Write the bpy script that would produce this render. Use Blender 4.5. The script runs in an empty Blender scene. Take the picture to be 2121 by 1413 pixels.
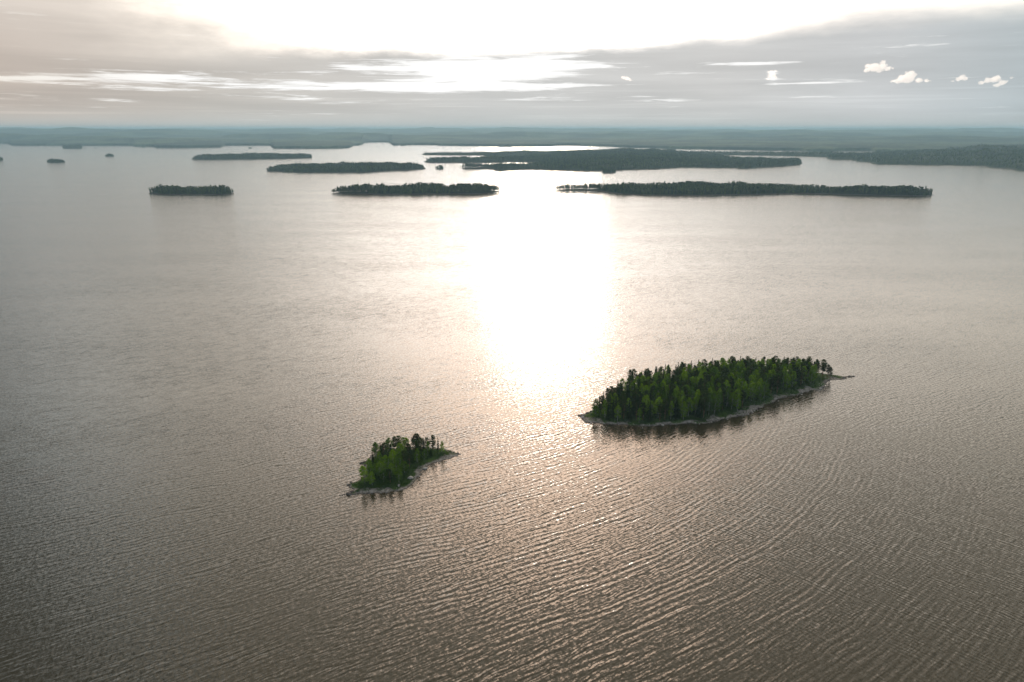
import bpy, math, random
import numpy as np
from mathutils import Vector

R = math.radians
scene = bpy.context.scene
COL = scene.collection
rng = np.random.default_rng(7)
random.seed(7)

# ------------------------------------------------------------------ camera
CAM_H = 150.0
F = 1414.0                                   # focal length in pixels of the 2121 px wide photograph
PITCH = math.atan((706.5 - 267.0) / F)
cam_d = bpy.data.cameras.new('camera'); cam_d.sensor_width = 36.0; cam_d.lens = 24.0
cam_d.clip_start = 0.5; cam_d.clip_end = 400000
cam = bpy.data.objects.new('camera', cam_d); COL.objects.link(cam)
cam.location = (0, 0, CAM_H); cam.rotation_euler = (math.pi / 2 - PITCH, 0, 0)
scene.camera = cam


def at(x, y):
    """photo pixel -> point on the lake surface (world x, y)"""
    u = (x - 1060.5) / F; v = -(y - 706.5) / F
    Y = math.cos(PITCH) + v * math.sin(PITCH); Z = -math.sin(PITCH) + v * math.cos(PITCH)
    t = CAM_H / -Z
    return (u * t, Y * t)


def ang(x, y):
    """photo pixel -> azimuth and elevation in degrees"""
    u = (x - 1060.5) / F; v = -(y - 706.5) / F
    Y = math.cos(PITCH) + v * math.sin(PITCH); Z = -math.sin(PITCH) + v * math.cos(PITCH)
    return math.degrees(math.atan2(u, Y)), math.degrees(math.atan2(Z, math.hypot(u, Y)))


# ------------------------------------------------------------------ render settings
scene.view_settings.view_transform = 'Standard'
scene.view_settings.look = 'None'
scene.view_settings.gamma = 1.0
scene.view_settings.exposure = 0.0
scene.view_settings.use_curve_mapping = False
scene.render.engine = 'CYCLES'
cy = scene.cycles
cy.use_denoising = True
cy.denoiser = 'OPENIMAGEDENOISE'
cy.max_bounces = 8; cy.diffuse_bounces = 2; cy.glossy_bounces = 2; cy.transmission_bounces = 3
cy.transparent_max_bounces = 8; cy.volume_bounces = 6
cy.sample_clamp_indirect = 6.0
cy.use_adaptive_sampling = False

SUN_AZ, SUN_EL = 2.4, 9.5


# ------------------------------------------------------------------ node helper
class G:
    def __init__(self, nt):
        self.nt = nt; self.n = nt.nodes; self.l = nt.links

    def node(self, t, **k):
        a = self.n.new(t)
        for kk, v in k.items():
            setattr(a, kk, v)
        return a

    def put(self, sock, v):
        if isinstance(v, bpy.types.NodeSocket):
            self.l.new(v, sock)
        elif v is not None:
            sock.default_value = v

    def m(self, op, a, b=None, c=None, clamp=False):
        n = self.node('ShaderNodeMath', operation=op); n.use_clamp = clamp
        self.put(n.inputs[0], a)
        if b is not None: self.put(n.inputs[1], b)
        if c is not None: self.put(n.inputs[2], c)
        return n.outputs[0]

    def add(self, a, b): return self.m('ADD', a, b)
    def sub(self, a, b): return self.m('SUBTRACT', a, b)
    def mul(self, a, b): return self.m('MULTIPLY', a, b)

    def gauss(self, x, s):
        """exp(-(x/s)^2)"""
        q = self.m('DIVIDE', x, s)
        return self.m('EXPONENT', self.mul(self.mul(q, q), -1.0))

    def step(self, x, lo, hi, to0=0.0, to1=1.0):
        n = self.node('ShaderNodeMapRange', interpolation_type='SMOOTHSTEP')
        self.put(n.inputs['Value'], x); self.put(n.inputs['From Min'], lo); self.put(n.inputs['From Max'], hi)
        self.put(n.inputs['To Min'], to0); self.put(n.inputs['To Max'], to1)
        return n.outputs[0]

    def xyz(self, x, y, z=0.0):
        n = self.node('ShaderNodeCombineXYZ')
        self.put(n.inputs[0], x); self.put(n.inputs[1], y); self.put(n.inputs[2], z)
        return n.outputs[0]

    def sep(self, v):
        n = self.node('ShaderNodeSeparateXYZ'); self.put(n.inputs[0], v)
        return n.outputs

    def noise(self, v, scale=1.0, detail=2.0, rough=0.5, dist=0.0):
        n = self.node('ShaderNodeTexNoise')
        self.put(n.inputs['Vector'], v); n.inputs['Scale'].default_value = scale
        n.inputs['Detail'].default_value = detail; n.inputs['Roughness'].default_value = rough
        n.inputs['Distortion'].default_value = dist
        return n.outputs['Fac'] if 'Fac' in n.outputs else n.outputs[0]

    def mix(self, f, a, b, typ='MIX'):
        n = self.node('ShaderNodeMix', data_type='RGBA', blend_type=typ)
        self.put(n.inputs['Factor'], f)
        self.put(n.inputs[6], a if isinstance(a, bpy.types.NodeSocket) else (*a, 1.0))
        self.put(n.inputs[7], b if isinstance(b, bpy.types.NodeSocket) else (*b, 1.0))
        return n.outputs[2]

    def scale(self, c, f):
        n = self.node('ShaderNodeVectorMath', operation='SCALE')
        self.put(n.inputs[0], c if isinstance(c, bpy.types.NodeSocket) else tuple(c)); self.put(n.inputs['Scale'], f)
        return n.outputs[0]

    def vadd(self, a, b):
        n = self.node('ShaderNodeVectorMath', operation='ADD')
        self.put(n.inputs[0], a); self.put(n.inputs[1], b)
        return n.outputs[0]

    def ramp(self, fac, pts, interp='LINEAR'):
        n = self.node('ShaderNodeValToRGB'); r = n.color_ramp; r.interpolation = interp
        self.put(n.inputs[0], fac)
        while len(r.elements) < len(pts): r.elements.new(0.5)
        for e, (p, c) in zip(r.elements, pts): e.position = p
        for e, (p, c) in zip(r.elements, pts):
            e.position = p; e.color = (*c, 1.0) if isinstance(c, (tuple, list)) else (c, c, c, 1.0)
        return n.outputs[0]


# ------------------------------------------------------------------ world: evening sky under a cloud deck
world = bpy.data.worlds.new('World'); scene.world = world; world.use_nodes = True
wn = world.node_tree; wn.nodes.clear(); g = G(wn)
tc = g.node('ShaderNodeTexCoord').outputs['Generated']
nv = g.node('ShaderNodeVectorMath', operation='NORMALIZE'); wn.links.new(tc, nv.inputs[0]); D = nv.outputs[0]
dx, dy, dz = g.sep(D)
az = g.m('DEGREES', g.m('ARCTAN2', dx, dy))
el = g.m('DEGREES', g.m('ARCSINE', dz))
sd_ = (math.sin(R(SUN_AZ)) * math.cos(R(SUN_EL)), math.cos(R(SUN_AZ)) * math.cos(R(SUN_EL)), math.sin(R(SUN_EL)))
dot = g.node('ShaderNodeVectorMath', operation='DOT_PRODUCT')
wn.links.new(D, dot.inputs[0]); dot.inputs[1].default_value = sd_
th = g.m('DEGREES', g.m('ARCCOSINE', g.m('MINIMUM', dot.outputs['Value'], 0.99999)))
# blue sky behind the clouds
sky = g.node('ShaderNodeTexSky', sky_type='NISHITA'); sky.sun_disc = False
sky.sun_elevation = R(SUN_EL); sky.sun_rotation = R(SUN_AZ); sky.dust_density = 2.0
blue = g.scale(sky.outputs[0], 0.07)
# broad veil of lit cloud above the deck, brightest round the hidden sun
azo = g.sub(az, SUN_AZ)
halo = g.mul(g.mul(4.2, g.gauss(azo, g.step(el, 2.0, 17.0, 11.5, 2.6))), g.gauss(g.sub(el, 8.0), 5.0))
glowband = g.mul(g.mul(1.9, g.gauss(g.add(azo, 12.0), 52.0)), g.gauss(g.sub(el, 12.5), 10.0))
veil = g.add(0.30, g.add(g.add(g.mul(1.75, g.gauss(th, 72.0)), g.mul(1.2, g.gauss(th, 34.0))), g.add(halo, glowband)))
veil = g.mul(veil, g.step(az, 6.0, 34.0, 1.0, 0.84))
veil = g.mul(veil, g.step(az, -45.0, -32.0, 0.30, 1.0))
vn = g.noise(g.xyz(g.mul(az, 0.05), g.mul(el, 0.14), 3.0), 1.0, 4.0, 0.55)
veil = g.mul(veil, g.step(vn, 0.30, 0.70, 0.86, 1.12))
vcol = g.ramp(g.m('MULTIPLY_ADD', th, 1 / 120.0, 0.0, clamp=True),
              [(0.0, (1.0, 0.94, 0.88)), (0.17, (1.0, 0.885, 0.77)), (0.4, (1.0, 0.89, 0.73)), (1.0, (0.80, 0.90, 1.0))])
vcol = g.mix(g.step(az, -24.0, -42.0, 0.0, 0.7), vcol, (0.78, 0.92, 1.0))
pink = g.scale((1.0, 0.66, 0.45), g.mul(g.mul(11.0, g.gauss(azo, 12.5)), g.gauss(g.sub(el, 26.0), 7.5)))
upper = g.vadd(g.scale(vcol, veil), pink)
azn = g.m('MULTIPLY_ADD', az, 1 / 100.0, 0.5, clamp=True)


def azp(x, y=100):
    return ang(x, y)[0] / 100.0 + 0.5


# grey cloud deck: colour by azimuth
deck = g.ramp(azn, [(0.0, (0.50, 0.47, 0.45)), (azp(0), (0.60, 0.515, 0.45)), (azp(420), (0.63, 0.585, 0.535)),
                    (azp(1000), (0.67, 0.66, 0.64)), (azp(1500), (0.675, 0.665, 0.65)), (azp(1850), (0.62, 0.63, 0.635)),
                    (azp(2121), (0.52, 0.57, 0.59)), (1.0, (0.40, 0.46, 0.50))])
dn = g.noise(g.xyz(g.mul(az, 0.055), g.mul(el, 0.75), 7.0), 1.0, 5.0, 0.55, 0.3)
deck = g.scale(deck, g.step(dn, 0.25, 0.75, 0.90, 1.10))
# upper rim of the deck
rim_px = [(-250, 60), (0, 128), (250, 122), (480, 113), (640, 104), (800, 108), (1060, 110), (1250, 97), (1500, 84), (1650, 60), (1800, 42), (2121, 27), (2400, 10)]
rimr = g.ramp(azn, [(ang(x, y)[0] / 100 + 0.5, ang(x, y)[1] / 20.0) for x, y in rim_px], 'EASE')
wob = g.noise(g.xyz(g.mul(az, 0.16), g.mul(el, 0.5), 11.0), 1.0, 5.0, 0.6)
above = g.sub(g.add(el, g.m('MULTIPLY_ADD', wob, 1.6, -0.8)), g.mul(rimr, 20.0))
soft = g.add(g.step(az, -32.0, -10.0, 5.5, 2.0), g.step(az, 8.0, 26.0, 0.0, 1.3))
mask_up = g.step(g.m('DIVIDE', above, soft), -0.25, 1.0)
# upper left stays a thin warm grey veil
warm = g.step(g.add(az, g.m('MULTIPLY_ADD', wob, 9.0, -4.5)), -30.0, -9.0)
warm = g.m('MAXIMUM', warm, g.step(el, 9.0, 22.0))
mask_up = g.mul(mask_up, g.add(0.08, g.mul(warm, 0.92)))
col = g.mix(mask_up, deck, upper)
# bright torn gaps under the deck
sn = g.noise(g.xyz(g.mul(az, 0.10), g.mul(el, 1.9), 2.3), 1.0, 6.0, 0.62, 0.5)


def ell(x, y, rx, ry):
    a0, e0 = ang(x, y)
    return g.gauss(g.m('SQRT', g.add(g.m('POWER', g.m('DIVIDE', g.sub(az, a0), rx / F * 57.3), 2.0),
                                     g.m('POWER', g.m('DIVIDE', g.sub(el, e0), ry / F * 57.3), 2.0))), 1.0)


gl = g.mul(ell(980, 150, 230, 28), 0.46)
for (x, y, rx, ry, k) in [(560, 177, 330, 12, .19), (290, 162, 95, 10, .29), (60, 164, 80, 9, .27), (900, 180, 300, 9, .26),
                          (1560, 132, 60, 4, .30), (1690, 172, 90, 4, .29), (1600, 158, 12, 12, .25), (450, 192, 160, 6, .16), (1080, 135, 180, 16, .3),
                          (780, 205, 200, 4, .16), (60, 200, 40, 4, .15), (1420, 150, 60, 4, .12)]:
    gl = g.add(gl, g.mul(ell(x, y, rx, ry), k))
sn2 = g.noise(g.xyz(g.mul(az, 0.22), g.mul(el, 4.2), 5.3), 1.0, 5.0, 0.65, 0.4)
gap = g.step(g.add(g.add(g.sub(sn, 0.5), g.mul(g.sub(sn2, 0.5), 0.75)), gl), 0.13, 0.36)
gapc = g.mix(g.step(az, -38.0, -22.0), (1.0, 0.93, 0.84), (1.15, 1.14, 1.12))
col = g.mix(gap, col, gapc)
# thin pale streaks low down
ln = g.noise(g.xyz(g.mul(az, 0.06), g.mul(el, 3.2), 9.3), 1.0, 4.0, 0.55)
col = g.scale(col, g.add(1.0, g.mul(g.mul(g.step(ln, 0.5, 0.75, 0.0, 0.17), g.step(el, 0.3, 1.0)), g.step(el, 3.4, 2.4))))
# towards the horizon the deck thins a little
col = g.mix(g.step(el, 1.6, -0.4, 0.0, 0.5), col, (0.65, 0.635, 0.595))
# the deck hangs only in front; behind and high up the veil and some blue show
col = g.mix(g.step(dy, 0.25, -0.1, 0.0, 1.0), col, g.scale((0.42, 0.47, 0.54), 1.0))
out = g.vadd(g.scale(col, 0.95), g.scale(blue, g.step(el, 9.0, 30.0, 0.0, 0.3)))
bg = g.node('ShaderNodeBackground'); wn.links.new(out, bg.inputs['Color']); bg.inputs['Strength'].default_value = 1.0
wo = g.node('ShaderNodeOutputWorld'); wn.links.new(bg.outputs[0], wo.inputs['Surface'])
world.cycles.sampling_method = 'MANUAL'; world.cycles.sample_map_resolution = 2048

# ------------------------------------------------------------------ sun behind thin cloud
sl = bpy.data.lights.new('sun', 'SUN'); sl.energy = 0.5; sl.angle = R(9.0); sl.color = (1.0, 0.86, 0.68)
sun = bpy.data.objects.new('sun', sl); COL.objects.link(sun); sun.location = (0, 0, 400)
sun.rotation_euler = Vector([-c for c in sd_]).to_track_quat('-Z', 'Y').to_euler()


# ------------------------------------------------------------------ object helpers
def mesh_np(name, V, Fc, mat=None, tint=None, smooth=False):
    """V (n,3); Fc: int array (m,3) or (m,4)"""
    me = bpy.data.meshes.new(name)
    V = np.ascontiguousarray(V, dtype=np.float32); Fc = np.ascontiguousarray(Fc, dtype=np.int32)
    m, k = Fc.shape
    me.vertices.add(len(V)); me.vertices.foreach_set('co', V.ravel())
    me.loops.add(m * k); me.loops.foreach_set('vertex_index', Fc.ravel())
    me.polygons.add(m); me.polygons.foreach_set('loop_start', np.arange(0, m * k, k, dtype=np.int32))
    try: me.polygons.foreach_set('loop_total', np.full(m, k, dtype=np.int32))
    except Exception: pass
    if smooth: me.polygons.foreach_set('use_smooth', np.ones(m, dtype=bool))
    me.update(calc_edges=True)
    if tint is not None:
        a = me.attributes.new('tint', 'FLOAT', 'POINT'); a.data.foreach_set('value', np.asarray(tint, dtype=np.float32))
    if mat: me.materials.append(mat)
    return me


def link(name, me, parent=None, label=None, cat=None, group=None, kind=None, loc=None):
    o = bpy.data.objects.new(name, me); COL.objects.link(o)
    if parent: o.parent = parent
    if loc is not None: o.location = loc
    tag(o, label, cat, group, kind)
    return o


def tag(o, label=None, cat=None, group=None, kind=None):
    if label: o['label'] = label
    if cat: o['category'] = cat
    if group: o['group'] = group
    if kind: o['kind'] = kind


def sdist(P, poly):
    """signed distance (positive inside) of points P (n,2) to polygon"""
    A = np.asarray(poly, float); B = np.roll(A, -1, 0)
    out = np.empty(len(P))
    for s in range(0, len(P), 20000):
        p = P[s:s + 20000, None, :]
        d = B - A; L = (d ** 2).sum(1)
        t = np.clip(((p - A) * d).sum(2) / np.maximum(L, 1e-9), 0, 1)
        q = A + t[..., None] * d
        dist = np.sqrt(((p - q) ** 2).sum(2)).min(1)
        cond = (A[:, 1] > p[..., 1]) != (B[:, 1] > p[..., 1])
        xi = A[:, 0] + (p[..., 1] - A[:, 1]) * d[:, 0] / np.where(np.abs(d[:, 1]) < 1e-9, 1e-9, d[:, 1])
        ins = (cond & (p[..., 0] < xi)).sum(1) % 2 == 1
        out[s:s + 20000] = np.where(ins, dist, -dist)
    return out


def rough(poly, amp, it=3, seed=1):
    r = np.random.default_rng(seed); P = np.asarray(poly, float)
    for k in range(it):
        Q = np.roll(P, -1, 0); M = (P + Q) / 2; d = Q - P
        n = np.stack([-d[:, 1], d[:, 0]], 1); L = np.linalg.norm(d, axis=1, keepdims=True)
        off = r.uniform(-1, 1, (len(P), 1)) * np.minimum(amp / 1.6 ** k, L * 0.16)
        M = M + n / np.maximum(L, 1e-6) * off
        P = np.stack([P, M], 1).reshape(-1, 2)
    return P


_lat = rng.random((256, 256))


def vnoise(x, y):
    x = np.asarray(x, float); y = np.asarray(y, float)
    xi = np.floor(x).astype(int); yi = np.floor(y).astype(int); fx = x - xi; fy = y - yi
    fx = fx * fx * (3 - 2 * fx); fy = fy * fy * (3 - 2 * fy)
    g_ = lambda a, b: _lat[a & 255, b & 255]
    return (g_(xi, yi) * (1 - fx) + g_(xi + 1, yi) * fx) * (1 - fy) + (g_(xi, yi + 1) * (1 - fx) + g_(xi + 1, yi + 1) * fx) * fy


def fbm(x, y, o=4):
    s = 0; a = 0.5; t = 0
    for k in range(o):
        s = s + a * vnoise(x * 2 ** k + 17.3 * k, y * 2 ** k + 5.1 * k); t += a; a *= 0.5
    return s / t


# ------------------------------------------------------------------ materials
def new_mat(name):
    m = bpy.data.materials.new(name); m.use_nodes = True; m.node_tree.nodes.clear()
    return m, G(m.node_tree)


def finish(g_, sh):
    o = g_.node('ShaderNodeOutputMaterial'); g_.l.new(sh, o.inputs['Surface'])


def principled(g_, base, rough_=0.8, normal=None, spec=0.3):
    p = g_.node('ShaderNodeBsdfPrincipled')
    g_.put(p.inputs['Base Color'], base if isinstance(base, bpy.types.NodeSocket) else (*base, 1))
    g_.put(p.inputs['Roughness'], rough_); p.inputs['Specular IOR Level'].default_value = spec
    if normal is not None: g_.l.new(normal, p.inputs['Normal'])
    return p.outputs[0]


def leaf_mat(name, dark, light, trans=0.45, use_attr=False, tcol=None, vary=0.5):
    m, g_ = new_mat(name)
    geo = g_.node('ShaderNodeNewGeometry')
    if use_attr:
        a = g_.node('ShaderNodeAttribute', attribute_name='tint').outputs['Fac']
        base = g_.mix(a, dark, light)
        c2 = g_.noise(geo.outputs['Position'], 0.12, 2.0)
        base = g_.scale(base, g_.step(c2, 0.3, 0.7, 0.75, 1.25))
    else:
        oi = g_.node('ShaderNodeObjectInfo').outputs['Random']
        f = g_.noise(g_.node('ShaderNodeTexCoord').outputs['Object'], 0.8, 3.0)
        f = g_.add(g_.mul(oi, vary), g_.mul(f, 1.0 - vary * 0.5))
        base = g_.mix(g_.step(f, 0.15, 1.05), dark, light)
        base = g_.scale(base, g_.m('MULTIPLY_ADD', geo.outputs['Random Per Island'], 0.5, 0.75))
    d = g_.node('ShaderNodeBsdfDiffuse'); g_.l.new(base, d.inputs['Color'])
    t = g_.node('ShaderNodeBsdfTranslucent')
    tc_ = g_.mix(1.0, base, tcol or (1.15, 1.25, 0.55), 'MULTIPLY'); g_.l.new(tc_, t.inputs['Color'])
    mx = g_.node('ShaderNodeMixShader'); mx.inputs[0].default_value = trans
    g_.l.new(d.outputs[0], mx.inputs[1]); g_.l.new(t.outputs[0], mx.inputs[2])
    finish(g_, mx.outputs[0])
    return m


M_SPRUCE = leaf_mat('spruce_needles', (0.014, 0.030, 0.008), (0.040, 0.068, 0.014), 0.3)
M_PINE = leaf_mat('pine_needles', (0.020, 0.038, 0.010), (0.052, 0.080, 0.018), 0.35)
M_BIRCH = leaf_mat('birch_leaves', (0.034, 0.084, 0.007), (0.165, 0.270, 0.012), 0.55, vary=.8)
M_SHRUB = leaf_mat('shrub_leaves', (0.022, 0.048, 0.012), (0.055, 0.105, 0.018), 0.35)
M_FAR = leaf_mat('far_needles', (0.015, 0.034, 0.013), (0.080, 0.118, 0.028), 0.35, use_attr=True)


def bark_mat(name, a, b, sc):
    m, g_ = new_mat(name)
    v = g_.node('ShaderNodeTexCoord').outputs['Object']
    f = g_.noise(v, sc, 4.0, 0.6)
    finish(g_, principled(g_, g_.mix(g_.step(f, 0.4, 0.62), a, b), 0.9))
    return m


M_BARK_S = bark_mat('spruce_bark', (0.07, 0.05, 0.04), (0.13, 0.10, 0.08), 6)
M_BARK_P = bark_mat('pine_bark', (0.13, 0.07, 0.045), (0.30, 0.15, 0.08), 3)
M_BARK_B = bark_mat('birch_bark', (0.10, 0.09, 0.08), (0.55, 0.53, 0.48), 3)


def rock_mat(name, lo, hi, sc):
    m, g_ = new_mat(name)
    v = g_.node('ShaderNodeNewGeometry').outputs['Position']
    f = g_.noise(v, sc, 5.0, 0.6); f2 = g_.noise(v, sc * 0.2, 2.0)
    base = g_.mix(g_.step(g_.add(g_.mul(f, 0.6), g_.mul(f2, 0.4)), 0.35, 0.65), lo, hi)
    # waterline band is darker, wet stone
    z = g_.sep(v)[2]
    base = g_.mix(g_.step(g_.add(z, g_.m('MULTIPLY_ADD', f, 0.2, -0.1)), 0.02, 0.22, 0.75, 0.0), base, (0.045, 0.036, 0.026))
    bp = g_.node('ShaderNodeBump'); bp.inputs['Strength'].default_value = 0.5; bp.inputs['Distance'].default_value = 0.15
    g_.l.new(f, bp.inputs['Height'])
    finish(g_, principled(g_, base, 0.8, bp.outputs[0]))
    return m


M_ROCK = rock_mat('shore_rock', (0.16, 0.145, 0.125), (0.42, 0.39, 0.35), 1.3)
M_ROCK2 = rock_mat('dark_rock', (0.06, 0.05, 0.042), (0.17, 0.14, 0.115), 1.3)


def ground_mat(name, far=False):
    m, g_ = new_mat(name)
    v = g_.node('ShaderNodeNewGeometry').outputs['Position']
    z = g_.sep(v)[2]
    f = g_.noise(v, 0.9 if not far else 0.05, 5.0, 0.65); f2 = g_.noise(v, 0.18 if not far else 0.02, 3.0)
    rock = g_.mix(g_.step(f, 0.35, 0.65), (0.09, 0.08, 0.065), (0.31, 0.285, 0.25)) if not far else g_.mix(f, (0.10, 0.085, 0.07), (0.18, 0.155, 0.13))
    rock = g_.mix(g_.step(z, 0.02, 0.2, 0.8, 0.0), rock, (0.04, 0.032, 0.024))
    green = g_.mix(g_.step(f2, 0.35, 0.65), (0.022, 0.040, 0.010), (0.050, 0.085, 0.016)) if not far else g_.mix(g_.step(f, 0.3, 0.7), (0.012, 0.025, 0.010), (0.030, 0.050, 0.016))
    f3 = g_.noise(v, 0.07, 2.0)
    zt = g_.add(z, g_.add(g_.add(g_.m('MULTIPLY_ADD', f, 1.0, -0.5), g_.m('MULTIPLY_ADD', f3, 2.4, -1.2)), g_.m('MULTIPLY_ADD', f2, 1.4, -0.7)))
    k = g_.step(zt, 0.28, 0.55) if not far else g_.step(z, 0.35, 0.9)
    bp = g_.node('ShaderNodeBump'); bp.inputs['Strength'].default_value = 0.6; bp.inputs['Distance'].default_value = 0.25 if not far else 3.0
    g_.l.new(f, bp.inputs['Height'])
    finish(g_, principled(g_, g_.mix(k, rock, green), 0.95, bp.outputs[0], 0.1))
    return m


M_GROUND = ground_mat('island_ground')
M_GFAR = ground_mat('far_ground', True)

# ------------------------------------------------------------------ water
def dirv(deg): return (math.cos(R(deg)), math.sin(R(deg)))


def water_material():
    m, g_ = new_mat('lake_water')
    pos = g_.node('ShaderNodeNewGeometry').outputs['Position']
    X, Y, _ = g_.sep(pos)
    big = g_.noise(g_.xyz(g_.mul(X, 0.004), g_.mul(Y, 0.012)), 1.0, 4.0, 0.6)      # gust patches and slicks
    sx = []; sy = []

    def linear(crest, lam, elong, amp, detail, seed, wand=0.0, mask=None, rough_=0.55, crisp=False):
        c = dirv(crest); n = (-c[1], c[0])
        u = g_.add(g_.mul(X, n[0]), g_.mul(Y, n[1])); v = g_.add(g_.mul(X, c[0]), g_.mul(Y, c[1]))
        if wand:
            w = g_.noise(g_.xyz(g_.mul(X, 0.02), g_.mul(Y, 0.02), seed + 5.0), 1.0, 2.0)
            u = g_.add(u, g_.mul(w, wand))
        f = g_.noise(g_.xyz(g_.mul(u, 1 / lam), g_.mul(v, 1 / (lam * elong)), seed), 1.0, detail, rough_)
        f = g_.sub(g_.step(f, 0.36, 0.70), 0.36) if crisp else g_.sub(f, 0.5)
        s = g_.mul(f, amp * (0.42 if crisp else 1.0))
        if mask is not None: s = g_.mul(s, mask)
        sx.append(g_.mul(s, n[0])); sy.append(g_.mul(s, n[1]))

    gust = g_.step(big, 0.25, 0.75, 0.7, 1.25)

    def blob(x, y, rx, ry, rot=0.0, lo=0.6, hi=1.3):
        c, s = math.cos(R(rot)), math.sin(R(rot))
        xx = g_.sub(X, x); yy = g_.sub(Y, y)
        a = g_.m('DIVIDE', g_.add(g_.mul(xx, c), g_.mul(yy, s)), rx)
        b = g_.m('DIVIDE', g_.sub(g_.mul(yy, c), g_.mul(xx, s)), ry)
        return g_.step(g_.m('SQRT', g_.add(g_.mul(a, a), g_.mul(b, b))), lo, hi, 1.0, 0.0)

    # calmer water in the lee of each near island, towards the camera
    lee1 = blob(135, 318, 120, 34, 22.0); lee2 = blob(-40, 262, 38, 17, 42.0)
    calm = g_.m('MAXIMUM', lee1, lee2)
    keep = g_.m('MULTIPLY_ADD', calm, -0.28, 1.0)
    mainmask = g_.mul(gust, keep)
    # long main swell fades where the island shelters the lower right
    shelter = blob(190, 235, 150, 95, 0.0, 0.5, 1.3)
    mm = g_.mul(mainmask, g_.m('MULTIPLY_ADD', shelter, -0.75, 1.0))

    def train(u, v, nx_, ny_, lam, amp, warp, seed, mask, mod=(6.0, 22.0), sharp=2.2):
        """a train of long-crested wavelets: u runs along its travel, v along its crests"""
        w = g_.noise(g_.xyz(g_.mul(u, 1 / (lam * 3.2)), g_.mul(v, 1 / (lam * 8.0)), seed), 1.0, 2.0, 0.5)
        ph = g_.mul(g_.add(g_.m('DIVIDE', u, lam), g_.mul(w, warp)), 6.2832)
        q = g_.m('POWER', g_.m('MULTIPLY_ADD', g_.m('SINE', ph), 0.5, 0.5), sharp)
        a = g_.noise(g_.xyz(g_.mul(u, 1 / mod[0]), g_.mul(v, 1 / mod[1]), seed + 3.0), 1.0, 2.0, 0.5)
        a = g_.step(a, 0.36, 0.66, 0.12, 1.25)
        sl = g_.mul(g_.mul(g_.sub(q, 0.36), a), g_.mul(mask, amp))
        sx.append(g_.mul(sl, nx_)); sy.append(g_.mul(sl, ny_))

    def uv(crest):
        c = dirv(crest); n = (-c[1], c[0])
        return g_.add(g_.mul(X, n[0]), g_.mul(Y, n[1])), g_.add(g_.mul(X, c[0]), g_.mul(Y, c[1])), n[0], n[1]

    bend = g_.mul(g_.sub(g_.noise(g_.xyz(g_.mul(X, 0.012), g_.mul(Y, 0.012), 41.0), 1.0, 2.0), 0.5), 13.0)
    u, v, n0, n1 = uv(29.0); u = g_.add(u, bend)
    train(u, v, n0, n1, 2.2, 0.15, 2.6, 1.0, mm, (5.0, 20.0))
    u, v, n0, n1 = uv(34.0)
    train(u, v, n0, n1, 1.15, 0.17, 2.6, 6.0, mainmask, (3.0, 9.0))
    u, v, n0, n1 = uv(-44.0); u = g_.add(u, g_.mul(bend, 0.4))
    train(u, v, n0, n1, 1.5, 0.19, 1.8, 11.0, g_.mul(g_.mul(shelter, gust), keep), (5.0, 18.0))
    linear(31.0, 0.55, 3.0, 0.54, 2.0, 4.0, 0.0, mainmask)
    linear(-62.0, 0.8, 2.5, 0.46, 2.0, 15.0, 0.0, mainmask)
    # rings bent round the larger island
    rx = g_.sub(X, -113.0); ry = g_.sub(Y, 476.0)
    r = g_.m('SQRT', g_.add(g_.mul(rx, rx), g_.mul(ry, ry))); tt = g_.m('ARCTAN2', ry, rx)
    wv = g_.noise(g_.xyz(g_.mul(X, 0.025), g_.mul(Y, 0.025), 2.0), 1.0, 2.0)
    ring = blob(120, 225, 185, 135, 0.0, 0.55, 1.25)
    rr = g_.add(r, g_.mul(wv, 5.0))
    train(rr, g_.mul(tt, 330.0), g_.m('DIVIDE', rx, r), g_.m('DIVIDE', ry, r), 2.6, 0.14, 0.8, 17.0, g_.mul(ring, keep), (9.0, 45.0), 1.6)
    # capillary ripples, every direction
    for sd, o in ((21.0, sx), (31.0, sy)):
        f = g_.noise(g_.xyz(g_.mul(X, 2.6), g_.mul(Y, 2.6), sd), 1.0, 2.0)
        o.append(g_.mul(g_.mul(g_.sub(f, 0.5), 0.26), g_.mul(gust, keep)))
    tx = sx[0]; ty = sy[0]
    for a in sx[1:]: tx = g_.add(tx, a)
    for a in sy[1:]: ty = g_.add(ty, a)
    nn = g_.node('ShaderNodeVectorMath', operation='NORMALIZE')
    g_.l.new(g_.xyz(g_.mul(tx, -1.0), g_.mul(ty, -1.0), 1.0), nn.inputs[0])
    p = g_.node('ShaderNodeBsdfPrincipled')
    p.inputs['Base Color'].default_value = (0.028, 0.022, 0.008, 1)
    p.inputs['IOR'].default_value = 1.333
    g_.put(p.inputs['Roughness'], g_.m('MULTIPLY_ADD', calm, -0.03, 0.12))
    g_.l.new(nn.outputs[0], p.inputs['Normal'])
    finish(g_, p.outputs[0])
    return m


FAR = 45000.0
wv_ = [(-FAR, -FAR, 0), (FAR, -FAR, 0), (FAR, FAR, 0), (-FAR, FAR, 0)]
link('water', mesh_np('water', np.array(wv_), np.array([[0, 1, 2, 3]]), water_material()), kind='structure',
     label='rippled grey lake with a broad white sun glitter')

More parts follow.
